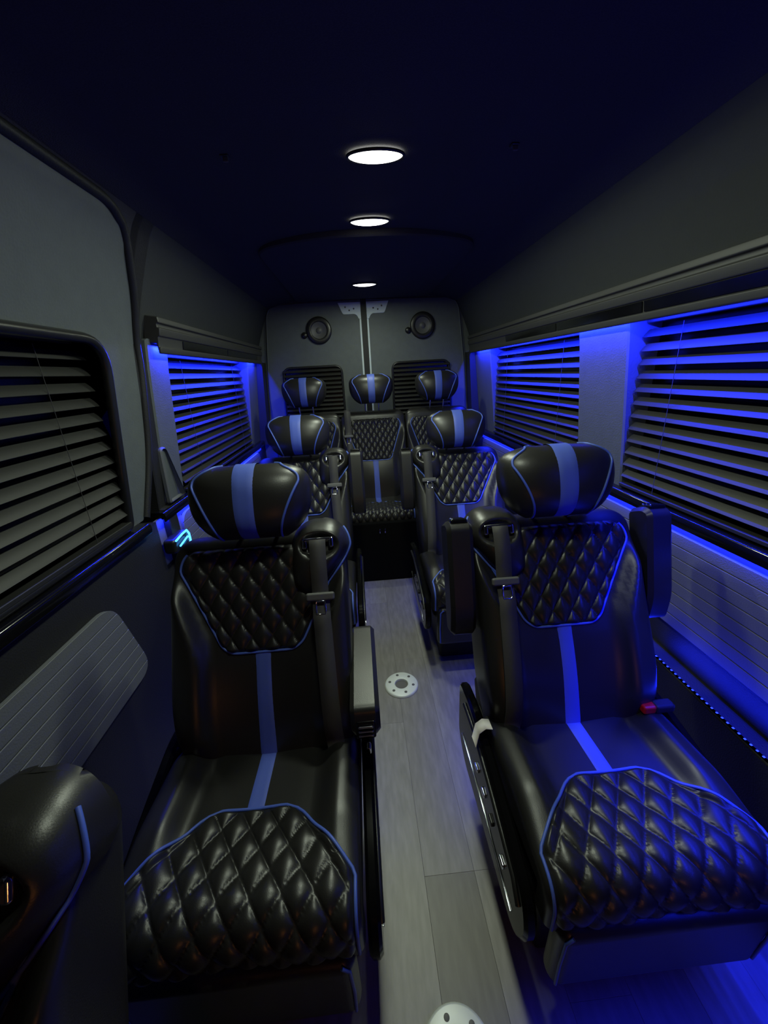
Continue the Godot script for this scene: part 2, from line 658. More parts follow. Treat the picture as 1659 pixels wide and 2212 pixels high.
func horn_n(x: float, v: float) -> float:
	var e := horn_edges(v)
	var t := 1.0
	if v > 0.55: t = sqrt(maxf(1.0 - pow((v - 0.55) / 0.0651, 2), 0.0))
	if v < 0.50: t = sqrt(maxf(1.0 - pow((0.50 - v) / 0.1251, 2), 0.0))
	var n := NM + (0.046 - NM) * se(x - (e.x + e.y) / 2, (e.y - e.x) / 2, 3.0) * t
	n -= 0.10 * maxf(v - 0.50, 0.0)
	var d := Vector2((x - HX + 0.004) / 0.056, (v - 0.537) / 0.036).length()
	return n - 0.022 * (1.0 - sm(0.68, 1.05, d))

func horn_mesh(k: Dictionary, s: float) -> ArrayMesh:
	return grid(64, 48, func(u, q):
		var v := lerpf(0.385, 0.615, 0.5 - 0.5 * cos(q * PI))
		var a: float = u * TAU
		var e := horn_edges(v)
		var x := (e.x + e.y) / 2 + signf(cos(a)) * pow(absf(cos(a)), 2.0 / 3.0) * (e.y - e.x) / 2
		var n := horn_n(x, v)
		if sin(a) < 0: n = NM - (horn_n(HX + 0.06, v) - NM) * 0.55 * pow(absf(sin(a)), 2.0 / 3.0)
		return bp(k, x * s, v, n), Vector3.ZERO, true)

func horn_piping(k: Dictionary, s: float) -> ArrayMesh:
	var p := PackedVector3Array()
	for i in 30:
		var t := i / 29.0
		var v := lerpf(0.585, 0.40, t)
		var e := horn_edges(v)
		var x := lerpf(e.x, e.y, 0.985)
		p.append(bp(k, (x + 0.0012) * s, v, maxf(horn_n(x, v), back_n(x, v, k)) + 0.003))
	return tube(p, 0.0034, 7)

func add_headrest(k: Dictionary, t: Node3D, key: String):
	for q in [["headrest", headrest_mesh], ["head_strip", head_strip]]:
		if not cache.has(key + q[0]): cache[key + q[0]] = q[1].call(k)
	var h := part("headrest", cache[key + "headrest"], M.leather, t)
	var s := part("centre_stripe", cache[key + "head_strip"], M.blue_leather, h)
	tag(s, "blue centre stripe")
	for e in [-1.0, 1.0]:
		var kk := key + "hpipe%d" % int(e)
		if not cache.has(kk): cache[kk] = head_piping(k, e)
		part("piping", cache[kk], M.piping, h)
		var a := bp(k, e * 0.05, k.top - 0.02, -0.03)
		var b := hp(k, e * 0.05, 0.1, 0.0)
		part("post", tube(PackedVector3Array([a, b]), 0.006, 8), M.chrome, h)

func add_cushion(k: Dictionary, t: Node3D, key: String, at := Vector3.ZERO):
	for q in [["cushion", cushion_mesh], ["cquilt", cushion_quilt], ["cstrip", cushion_strip], ["cpipe", cushion_piping]]:
		if not cache.has(key + q[0]): cache[key + q[0]] = q[1].call(k)
	var c := part("seat_cushion", cache[key + "cushion"], M.leather, t, at)
	tag(part("quilted_panel", cache[key + "cquilt"], M.leather, c), "diamond-quilted black leather panel")
	tag(part("centre_stripe", cache[key + "cstrip"], M.blue_leather, c), "blue centre stripe")
	part("piping", cache[key + "cpipe"], M.piping, c)

func add_back(k: Dictionary, t: Node3D, key: String, s := 1.0, at := Vector3.ZERO) -> MeshInstance3D:
	if not cache.has(key + "back"):
		cache[key + "back"] = backrest_mesh(k, 1.0)
		cache[key + "quilt"] = quilt_mesh(k)
		cache[key + "bstrip"] = strip_on_back(k, 0.024, -0.03, k.q0 + 0.002)
		cache[key + "bpipe"] = back_piping(k)
	var b := part("backrest", cache[key + "back"], M.leather, t, at)
	tag(part("quilted_panel", cache[key + "quilt"], M.leather, b), "diamond-quilted black leather panel")
	tag(part("centre_stripe", cache[key + "bstrip"], M.blue_leather, b), "blue centre stripe")
	part("piping", cache[key + "bpipe"], M.piping, b)
	return b

func arm_mesh() -> ArrayMesh:
	if not cache.has("arm"):
		# length along -z..+z 0.31, top slightly crowned, rounded nose
		cache["arm"] = prism(rounded([Vector2(-0.17, 0.045), Vector2(0.15, 0.045), Vector2(0.16, -0.02), Vector2(0.145, -0.05), Vector2(-0.10, -0.045), Vector2(-0.17, -0.02)], [0.03, 0.02, 0.02, 0.02, 0.03, 0.02], 5), -0.036, 0.036, 0.011, along_x())
		cache["armcap"] = rbox(Vector3(0.048, 0.05, 0.012), 0.005, 2)
		cache["armbar"] = rbox(Vector3(0.036, 0.006, 0.006), 0.0025, 2)
	return cache["arm"]

func add_arm(k: Dictionary, t: Node3D, s: float, up: bool):
	var a := part("armrest", arm_mesh(), M.leather, t)
	if up:
		var c := bp(k, 0, 0.42, -0.005)
		a.position = Vector3(s * 0.283, c.y, c.z)
		a.rotation = Vector3(-(PI / 2 + k.tilt) + 0.12, 0, 0)
	else:
		a.position = Vector3(s * 0.268, 0.615, -0.065)
		a.rotation = Vector3(0.05, 0, 0)
	part("switch_panel", cache["armcap"], M.gloss_black, a, Vector3(0, -0.012, 0.156), Vector3(-0.12, 0, 0))
	for yy in [0.002, -0.012, -0.026]:
		tag(part("switch_bar", cache["armbar"], M.chrome, a, Vector3(0, yy, 0.163), Vector3(-0.12, 0, 0)), "chrome switch bar")

func add_belt(k: Dictionary, t: Node3D, s: float):
	var b := Node3D.new()
	b.name = "seat_belt"
	t.add_child(b, true)
	var bar := []
	for x in [-0.034, 0.034]: bar.append(bp(k, (HX - 0.004 + x) * s, 0.553, 0.034))
	var g := [tube(PackedVector3Array(bar), 0.005, 10)]
	for x in [-0.036, 0.036]:
		var c := bp(k, (HX - 0.004 + x) * s, 0.543, 0.028)
		g.append(moved(rbox(Vector3(0.015, 0.03, 0.014), 0.006, 2), Transform3D(Basis(Vector3.RIGHT, -k.tilt), c)))
	tag(part("belt_guide", join(g), M.chrome, b), "chrome belt guide")
	var p := []
	for q in [[0.556, 0.030], [0.550, 0.041], [0.53, 0.045], [0.50, 0.048], [0.465, 0.047], [0.44, 0.043], [0.415, 0.040], [0.40, 0.040]]:
		p.append(bp(k, (HX - 0.004) * s, q[0], q[1]))
	part("strap", ribbon(p, Vector3.RIGHT, 0.044, 0.0022), M.strap, b)
	p = []
	for i in 14:
		var v := lerpf(0.405, 0.0, i / 13.0)
		var x := lerpf(HX - 0.004, HX + 0.012, i / 13.0)
		p.append(bp(k, x * s, v, maxf(back_n(x - 0.024, v, k), maxf(back_n(x, v, k), back_n(x + 0.02, v, k))) + 0.006 + 0.02 * sm(0.3, 0.4, v)))
	part("lower_strap", ribbon(p, Vector3.RIGHT, 0.046, 0.0022), M.strap, b)
	var turn := Vector3(-k.tilt, 0, 0)
	part("belt_stop", rbox(Vector3(0.076, 0.022, 0.014), 0.006, 2), M.belt_plastic, b, bp(k, (HX - 0.004) * s, 0.400, 0.047), turn)
	var loop := PackedVector3Array()
	for q in [[-0.011, 0.0], [0.011, 0.0], [0.0125, -0.018], [0.0115, -0.034], [-0.0115, -0.034], [-0.0125, -0.018]]:
		loop.append(bp(k, (HX - 0.004 + q[0]) * s, 0.388 + q[1], 0.052))
	tag(part("belt_tongue", tube(loop, 0.0032, 8, true), M.chrome, b), "metal belt tongue")

func captain(at: Vector3, side: float, label: String, group: String, arms: Array, turn := 0.0) -> Node3D:
	var k := {"w": 0.24, "top": 0.583, "tilt": deg_to_rad(23), "y0": 0.46, "q0": 0.26, "q1": 0.547, "qb": 0.100, "qt": 0.216, "dx": 0.056, "dv": 0.086,
		"amp": 0.012, "bolster": 0.048, "head_v": 0.568, "hh": 0.20, "head_tilt": deg_to_rad(18), "flat": 0.37, "cw": 0.245, "cb": 0.038}
	var t := thing("captain_seat", label, "seat", at, group)
	t.rotation.y = turn
	add_back(k, t, "cap")
	add_headrest(k, t, "cap")
	add_cushion(k, t, "cap")
	var sk := "horn%d" % int(side)
	if not cache.has(sk):
		cache[sk] = horn_mesh(k, side)
		cache[sk + "p"] = horn_piping(k, side)
	var h := part("shoulder_pad", cache[sk], M.leather, t)
	part("piping", cache[sk + "p"], M.piping, h)
	add_belt(k, t, side)
	for a in arms: add_arm(k, t, side * a[0], a[1])
	# shell under the cushion, skirts, pedestal, leg rest
	box("seat_shell", Vector3(-0.235, 0.27, -0.16), Vector3(0.235, 0.40, 0.33), M.plain_black, t, 0.03)
	part("back_shell", prism(rounded([Vector2(-0.02, 0.40), Vector2(-0.16, 0.33), Vector2(-0.21, 0.45), Vector2(-0.10, 0.52)], 0.03), -0.22, 0.22, 0.01, along_x()), M.plain_black, t)
	for e in [-1.0, 1.0]:
		var prof := rounded([Vector2(-0.17, 0.27), Vector2(-0.17, 0.47), Vector2(-0.04, 0.49), Vector2(0.12, 0.455), Vector2(0.345, 0.395), Vector2(0.375, 0.31), Vector2(0.33, 0.21), Vector2(-0.10, 0.21)], [0.03, 0.03, 0.05, 0.05, 0.05, 0.04, 0.05, 0.05], 4)
		var x := along_x()
		x.origin = Vector3(e * 0.263, 0, 0)
		var skirt := part("side_skirt", prism(prof, -0.014, 0.014, 0.007, x), M.skirt_black, t)
		if e * side > 0:
			var tp := PackedVector3Array()
			for q in [Vector2(-0.12, 0.30), Vector2(-0.02, 0.295), Vector2(0.1, 0.285), Vector2(0.22, 0.27), Vector2(0.30, 0.255)]: tp.append(Vector3(e * 0.278, q.y, q.x))
			tag(part("trim_strip", tube(tp, 0.0022, 8), M.chrome, skirt), "thin chrome trim strip")
			for zz in [0.04, 0.10, 0.16, 0.24]:
				part("control_button", rbox(Vector3(0.008, 0.014, 0.026), 0.0035, 2), M.satin_black if zz == 0.16 else M.chrome, skirt, Vector3(e * 0.279, 0.365 - zz * 0.2, zz))
			var rib := PackedVector3Array()
			for q in [Vector2(-0.10, 0.44), Vector2(0.02, 0.445), Vector2(0.16, 0.415), Vector2(0.30, 0.375), Vector2(0.33, 0.34)]: rib.append(Vector3(e * 0.277, q.y, q.x))
			part("skirt_rib", tube(rib, 0.007, 8), M.satin_black, skirt)
	box("pedestal", Vector3(-0.19, 0.0, -0.14), Vector3(0.19, 0.28, 0.27), M.plain_black, t, 0.012)
	var lr := part("leg_rest", rbox(Vector3(0.45, 0.21, 0.055), 0.026, 4), M.leather, t, Vector3(0, 0.275, 0.372), Vector3(0.06, 0, 0))
	for e in [-1.0, 1.0]:
		part("piping", tube(PackedVector3Array([Vector3(e * 0.20, 0.098, 0.024), Vector3(e * 0.214, 0.085, 0.025), Vector3(e * 0.217, 0.0, 0.026), Vector3(e * 0.214, -0.085, 0.025)]), 0.0034, 7), M.piping, lr)
	return t

func bench():
	var k := {"w": 0.243, "top": 0.66, "tilt": deg_to_rad(13), "y0": 0.50, "q0": 0.28, "q1": 0.595, "qb": 0.12, "qt": 0.205, "dx": 0.044, "dv": 0.07,
		"amp": 0.010, "bolster": 0.045, "head_v": 0.70, "hh": 0.205, "head_tilt": deg_to_rad(8), "flat": 0.36, "cw": 0.243, "cb": 0.03}
	var t := thing("rear_bench_seat", "black quilted leather bench for three against the rear doors", "bench seat", Vector3(0.01, 0, -2.87))
	for i in 3:
		var x := (i - 1) * 0.49
		var b := add_back(k, t, "ben", 1.0, Vector3(x, 0, 0))
		var head := Node3D.new()
		head.name = "section"
		t.add_child(head)
		add_headrest(k, head, "ben")
		var h: Node3D = head.get_child(0)
		head.remove_child(h)
		head.queue_free()
		t.remove_child(head)
		t.add_child(h, true)
		h.position = Vector3(x, 0, 0)
		add_cushion(k, t, "ben", Vector3(x, 0, 0))
		b.name = "backrest" if i == 0 else "backrest_%03d" % i
	box("bench_base", Vector3(-0.735, 0.0, -0.24), Vector3(0.735, 0.445, 0.415), M.carpet, t, 0.012)
	for x in [-0.018, 0.018]:
		tag(part("anchor_loop", tube(PackedVector3Array([Vector3(x, 0.40, 0.415), Vector3(x, 0.40, 0.428), Vector3(x, 0.375, 0.428), Vector3(x, 0.375, 0.415)]), 0.004, 8), M.chrome, t), "small chrome child-seat anchor")
	# belt of the middle place
	var bl := Node3D.new()
	bl.name = "seat_belt"
	t.add_child(bl, true)
	var p := []
	for q in [[0.655, -0.02], [0.665, 0.0], [0.64, 0.022], [0.58, 0.022], [0.5, 0.022], [0.47, 0.03]]: p.append(bp(k, -0.19, q[0], q[1]))
	part("strap", ribbon(p, Vector3.RIGHT, 0.048, 0.0022), M.strap, bl)
	p = []
	for i in 12:
		var v := lerpf(0.47, 0.02, i / 11.0)
		p.append(bp(k, -0.19 + 0.02 * i / 11.0, v, back_n(0.19, v, k) + 0.03 - 0.015 * i / 11.0))
	part("lower_strap", ribbon(p, Vector3.RIGHT, 0.046, 0.0022), M.strap, bl)
	part("belt_stop", rbox(Vector3(0.07, 0.02, 0.014), 0.006, 2), M.belt_plastic, bl, bp(k, -0.19, 0.468, 0.037), Vector3(-k.tilt, 0, 0))
	var loop := PackedVector3Array()
	for q in [[-0.012, 0.0], [0.012, 0.0], [0.012, -0.04], [-0.012, -0.04]]: loop.append(bp(k, -0.19 + q[0], 0.455 + q[1], 0.045))
	tag(part("belt_tongue", tube(loop, 0.0035, 8, true), M.chrome, bl), "metal belt tongue")

# ------------------------------------------------------------------ blinds
const BX := 0.905

func blind(label: String, side: float, z0: float, z1: float, y0: float, y1: float, group := "", rail := true):
	var t := thing("window_blind", label, "blind", Vector3(0, 0, 0), group)
	var pitch := 0.0442
	var n := int((y1 - y0 - 0.02) / pitch)
	var key := "slat%.3f" % absf(z1 - z0)
	if not cache.has(key):
		var poly := PackedVector2Array()
		for i in 5:
			var x := lerpf(-0.0172, 0.0172, i / 4.0)
			poly.append(Vector2(x, 0.0026 - 6.0 * x * x))
		for i in 5:
			var x := lerpf(0.0172, -0.0172, i / 4.0)
			poly.append(Vector2(x, 0.0012 - 6.0 * x * x))
		cache[key] = prism(poly, -absf(z1 - z0) / 2, absf(z1 - z0) / 2)
	for i in n:
		var y := y1 - 0.022 - pitch * i
		part("slat", cache[key], M.slat, t, Vector3(side * BX, y, (z0 + z1) / 2), Vector3(0, 0, side * deg_to_rad(47)))
	var yb := y1 - 0.022 - pitch * n
	box("bottom_rail", Vector3(side * (BX - 0.016), maxf(yb - 0.007, y0 + 0.002), z0), Vector3(side * (BX + 0.016), maxf(yb + 0.007, y0 + 0.014), z1), M.slat, t, 0.003)
	if rail: box("head_rail", Vector3(side * (BX - 0.004), y1 + 0.010, z0), Vector3(side * (BX + 0.022), y1 + 0.04, z1), M.slat, t, 0.003)
	for f in [0.18, 0.82]:
		var z := lerpf(z0, z1, f)
		part("ladder_cord", tube(PackedVector3Array([Vector3(side * (BX - 0.013), y1, z), Vector3(side * (BX - 0.013), yb, z)]), 0.0009, 5), M.strap, t)

func rear_blind(label: String, x0: float, x1: float, y0: float, y1: float, z: float):
	var t := thing("window_blind", label, "blind", Vector3.ZERO, "blinds of the rear doors")
	var pitch := 0.033
	var n := int((y1 - y0) / pitch)
	if not cache.has("rslat"):
		var poly := PackedVector2Array()
		for i in 5:
			var x := lerpf(-0.013, 0.013, i / 4.0)
			poly.append(Vector2(x, 0.003 - 6.0 * x * x))
		for i in 5:
			var x := lerpf(0.013, -0.013, i / 4.0)
			poly.append(Vector2(x, 0.0015 - 6.0 * x * x))
		cache["rslat"] = prism(poly, -absf(x1 - x0) / 2, absf(x1 - x0) / 2, 0.0, along_x())
	for i in n:
		part("slat", cache["rslat"], M.slat, t, Vector3((x0 + x1) / 2, y1 - pitch * (i + 0.7), z), Vector3(deg_to_rad(42), 0, 0))
	box("bottom_rail", Vector3(x0, y0 + 0.0, z - 0.014), Vector3(x1, y0 + 0.012, z + 0.014), M.slat, t, 0.003)

func led_strip(label: String, a: Vector3, b: Vector3, dir: Vector3, e: float, g: float, size := 0.004, pitch := 0.0167):
	var t := thing("led_strip", label, "light strip", Vector3.ZERO, "")
	var l := (b - a).length()
	var along := (b - a).normalized()
	var d := dir.normalized()
	var side := along.cross(d).normalized()
	var bs := Basis(side, d, along)
	part("tape", moved(rbox(Vector3(0.008, 0.002, l), 0.0008, 1), Transform3D(bs, (a + b) / 2)), M.satin_black, t)
	var dots := []
	var n := int(l / pitch)
	var dot := rbox(Vector3(size, 0.0016, size), 0.0006, 1)
	for i in n:
		dots.append(moved(dot, Transform3D(bs, a + along * (i + 0.5) * pitch + d * 0.0018)))
	tag(part("diodes", join(dots), glow("led_glow%s" % label, BLUE, g), t), "row of glowing blue diodes", "", "", "stuff")
	area(t, (a + b) / 2 + d * 0.004, d, Vector2(l, 0.006), BLUE, e * l, along)

func _ready():
	# ---------------- camera, world, lights
	var cam := Camera3D.new()
	cam.name = "camera"
	add_child(cam)
	cam.position = Vector3(-0.095, 1.40, 0.0)
	cam.basis = Basis(Vector3.UP, deg_to_rad(-2.85)) * Basis(Vector3.RIGHT, deg_to_rad(-19.7)) * Basis(Vector3.BACK, deg_to_rad(-3.18))
	cam.fov = rad_to_deg(2.0 * atan(1106.0 / 840.0))
	cam.near = 0.02
	cam.current = true
	var we := WorldEnvironment.new()
	we.name = "world"
	var env := Environment.new()
	env.background_mode = Environment.BG_COLOR
	env.background_color = Color(0.002, 0.002, 0.003)
	env.tonemap_mode = Environment.TONE_MAPPER_LINEAR
	env.tonemap_exposure = 1.0
	env.sdfgi_enabled = true
	env.ssao_enabled = true
	env.ssil_enabled = true
	we.environment = env
	add_child(we)
	make_materials()
	lamps()
	cab_lamp()
	shell()
	right_wall()
	left_wall()
	rear_wall()
	furniture()

func lamps():
	var prof := []
	for i in 13:
		var a := PI / 2 * i / 12.0
		prof.append(Vector2(sin(a), -cos(a)))
	for q in [[-0.62, 1.948, 0.34, "ahead of the front seat row"], [-1.30, 1.948, 0.64, "nearest the sliding door window"], [-1.775, 1.948, 0.62, "over the gap between the seat rows"], [-2.78, 1.928, 0.35, "on the rear drop panel above the bench"]]:
		var t := thing("ceiling_lamp", "oval white ceiling lamp " + q[3], "lamp", Vector3(0, q[1], q[0]), "ceiling lamps along the aisle")
		var lens := []
		for p in prof: lens.append(Vector2(p.x, p.y * 0.012))
		part("lens", lathe_disc(lens, 40, 0.074, 0.034), glow("lamp_glow", Color(1.0, 1.0, 0.96), 6.0), t)
		part("bezel", moved(tube(ellipse(0.076, 0.036, 48), 0.004, 8, true), Transform3D(Basis(), Vector3(0, -0.001, 0))), M.satin_black, t)
		area(t, Vector3(0, -0.02, 0), Vector3.DOWN, Vector2(0.13, 0.06), Color(0.95, 1.0, 0.90), q[2])
	led_strip("blue LED strip under the valance over the two windows by the grey pillar", Vector3(0.821, 1.538, -3.12), Vector3(0.821, 1.538, 0.2), Vector3(0.35, -1, 0), 2.2, 8.0)
	led_strip("blue LED strip under the short valance behind the sliding door", Vector3(-0.821, 1.538, -3.12), Vector3(-0.821, 1.538, -1.62), Vector3(-0.35, -1, 0), 2.2, 8.0)
	led_strip("blue LED strip under the long window ledge above the grooved panel", Vector3(0.885, 0.909, -3.2), Vector3(0.885, 0.909, 0.2), Vector3(0.2, -1, 0), 0.5, 6.0)
	led_strip("blue LED strip under the short window ledge behind the sliding door", Vector3(-0.885, 0.909, -3.2), Vector3(-0.885, 0.909, -1.47), Vector3(-0.2, -1, 0), 0.8, 6.0)
	led_strip("blue LED strip with separate diodes along the low wall box", Vector3(0.846, 0.452, -1.05), Vector3(0.846, 0.452, 0.1), Vector3(0.08, 1, 0), 0.28, 8.0, 0.005, 0.0167)

func cab_lamp():
	var t := thing("cab_lamp", "small amber courtesy lamp on the bulkhead towards the driver's cab", "lamp", Vector3(0.05, 0.75, ZF - 0.012))
	part("lens", rbox(Vector3(0.12, 0.05, 0.014), 0.006, 2), glow("amber_glow", Color(1.0, 0.55, 0.2), 2.0), t)
	part("bezel", moved(tube(ellipse(0.075, 0.036, 32), 0.005, 8, true), Transform3D(Basis(Vector3.RIGHT, PI / 2), Vector3.ZERO)), M.satin_black, t)
	area(t, Vector3(0, 0, -0.012), Vector3(0, 0, -1), Vector2(0.11, 0.045), Color(1.0, 0.62, 0.32), 0.07)

func ellipse(a: float, b: float, n: int) -> PackedVector3Array:
	var p := PackedVector3Array()
	for i in n: p.append(Vector3(cos(TAU * i / n) * a, 0, sin(TAU * i / n) * b))
	return p

func sweep_section(pts: Array, z0: float, z1: float, thick: float) -> ArrayMesh:
	# open section line in (x, y), thickened on its outer side, pushed along z
	var poly := PackedVector2Array()
	for p in pts: poly.append(p)
	var n := pts.size()
	for i in range(n - 1, -1, -1):
		var d: Vector2 = (pts[mini(i + 1, n - 1)] - pts[maxi(i - 1, 0)]).normalized()
		var o := Vector2(d.y, -d.x)
		if o.dot(pts[i] - Vector2(0, 1.2)) < 0: o = -o
		poly.append(pts[i] + o * thick)
	return prism(poly, z0, z1)

const ZF := 1.15
const ZR := -3.35

func shell():
	# floor: planks on a dark base
	var fl := thing("floor", "grey-brown wood plank vinyl floor down the aisle", "floor", Vector3.ZERO, "", "structure")
	box("subfloor", Vector3(-0.97, -0.05, ZR - 0.02), Vector3(0.97, -0.004, ZF), M.seam, fl, 0.002)
	var w := 0.148
	var pl := 0.92
	var rng := RandomNumberGenerator.new()
	rng.seed = 7
	for i in 14:
		var x := -1.036 + i * w
		var off: float = [0.10, 0.52, 0.27, 0.74, 0.40, 0.42, 0.26, 0.80, 0.80, 0.15, 0.6, 0.3, 0.5, 0.1][i]
		for j in range(-1, 6):
			if x + w < -0.96 or x > 0.96: continue
			var z0 := ZR + j * pl + off
			var a := maxf(z0, ZR)
			var b := minf(z0 + pl, ZF)
			if b - a < 0.05: continue
			var xa := maxf(x, -0.96)
			var xb := minf(x + w, 0.96)
			part("plank", rbox(Vector3(xb - xa - 0.0003, 0.008, b - a - 0.0003), 0.0005, 1), M["plank%d" % (2 if i == 7 and b > -0.5 else rng.randi_range(0, 3))], fl, Vector3((xa + xb) / 2, -0.004, (a + b) / 2))
	# ceiling
	var sec := []
	for i in 25:
		var t := lerpf(-1.0, 1.0, i / 24.0)
		var x := t * 0.72
		sec.append(Vector2(x, 1.955 - 0.06 * pow(absf(t), 5.0)))
	var ce := thing("ceiling", "dark fabric headliner curving over the cabin", "ceiling", Vector3.ZERO, "", "structure")
	part("headliner", sweep_section(sec, ZR, ZF, 0.03), M.headliner, ce)
	part("drop_panel", moved(prism(rounded([Vector2(-0.50, 3.3), Vector2(-0.50, 2.02), Vector2(-0.2, 1.88), Vector2(0.2, 1.88), Vector2(0.50, 2.02), Vector2(0.50, 3.3)], [0.02, 0.12, 0.2, 0.2, 0.12, 0.02], 8), 0.0, 0.03, 0.006), Transform3D(Basis(Vector3(1, 0, 0), Vector3(0, 0, -1), Vector3(0, 1, 0)), Vector3(0, 1.930, 0))), M.headliner, ce)
	for q in [[-0.395, -1.29], [0.37, -1.275]]:
		var c := thing("ceiling_clip", "small plastic headliner clip on the %s side of the ceiling" % ("sliding door's" if q[0] < 0 else "long valance's"), "clip", Vector3(q[0], 1.952, q[1]), "headliner clips")
		part("clip_base", rbox(Vector3(0.022, 0.008, 0.022), 0.003, 2), M.satin_black, c)
		part("clip_tab", rbox(Vector3(0.014, 0.012, 0.006), 0.0025, 2), M.belt_plastic, c, Vector3(0.002, -0.008, 0.002))
	# front bulkhead behind the camera closes the cabin
	var fw := thing("wall_front", "dark bulkhead towards the driver's cab", "wall", Vector3.ZERO, "", "structure")
	box("bulkhead", Vector3(-1.0, -0.05, ZF), Vector3(1.0, 2.05, ZF + 0.05), M.black_vinyl, fw)

func upper_section(side: float) -> Array:
	var s := []
	for i in 12:
		var y := lerpf(1.548, 1.86, i / 11.0)
		s.append(Vector2(side * wall_x(y), y))
	for i in 6:
		var a := i / 5.0
		s.append(Vector2(side * lerpf(0.742, 0.69, a), 1.865 + 0.05 * sin(a * PI / 2)))
	return s

func valance(called: String, side: float, z0: float, z1: float, cuts: Array):
	var t := thing("window_valance", called, "valance", Vector3.ZERO, "", "")
	var body := PackedVector2Array()
	for p in rounded([Vector2(0.84, 1.640), Vector2(0.790, 1.632), Vector2(0.788, 1.612), Vector2(0.797, 1.609), Vector2(0.797, 1.597), Vector2(0.789, 1.594), Vector2(0.794, 1.568), Vector2(0.800, 1.566), Vector2(0.805, 1.532), Vector2(0.800, 1.530), Vector2(0.803, 1.511), Vector2(0.812, 1.508), Vector2(0.814, 1.545), Vector2(0.855, 1.545), Vector2(0.855, 1.56)], 0.003, 3): body.append(Vector2(side * p.x, p.y))
	part("valance_box", prism(body, z0, z1, 0.003), M.valance, t)
	for i in cuts.size() - 1:
		var pp := PackedVector2Array()
		for p in [Vector2(0.7965, 1.564), Vector2(0.8015, 1.534), Vector2(0.808, 1.534), Vector2(0.803, 1.564)]: pp.append(Vector2(side * p.x, p.y))
		tag(part("inset_panel", prism(pp, cuts[i] + 0.004, cuts[i + 1] - 0.004, 0.001), M.gloss_black, t), "black inset panel")

func ledge_poly(side: float) -> PackedVector2Array:
	var o := PackedVector2Array()
	for p in rounded([Vector2(0.96, 0.938), Vector2(0.873, 0.934), Vector2(0.868, 0.918), Vector2(0.872, 0.897), Vector2(0.877, 0.897), Vector2(0.879, 0.912), Vector2(0.96, 0.912)], [0.0, 0.012, 0.008, 0.003, 0.002, 0.002, 0.0], 5): o.append(Vector2(side * p.x, p.y))
	return o

# a grooved insert board on a side wall: outline in (z, y), strips with joints between
func insert_board(parent: Node, side: float, x: float, outline: PackedVector2Array, y0: float, y1: float, n: int):
	var fx := Transform3D(Basis(Vector3(0, 0, 1), Vector3(0, 1, 0), Vector3(-1, 0, 0)), Vector3.ZERO)
	fx.origin = Vector3(side * x, 0, 0)
	part("board_back", prism(outline, -0.004, 0.004, 0.001, fx), M.insert_grey, parent)
	for i in n:
		var a := lerpf(y0, y1, float(i) / n) + (0.0 if i == 0 else 0.0012)
		var b := lerpf(y0, y1, float(i + 1) / n) - (0.0 if i == n - 1 else 0.0012)
		var band := PackedVector2Array([Vector2(-9, a), Vector2(9, a), Vector2(9, b), Vector2(-9, b)])
		for cut in Geometry2D.intersect_polygons(outline, band):
			fx.origin = Vector3(side * (x - 0.006), 0, 0)
			part("board_strip", prism(cut, -0.0035, 0.0035, 0.0012, fx), M.insert_grey, parent)

func pane(parent: Node, side: float, z0: float, z1: float, y0: float, y1: float):
	box("pane", Vector3(side * 0.962, y0, z0), Vector3(side * 0.968, y1, z1), M.glass, parent, 0.001)

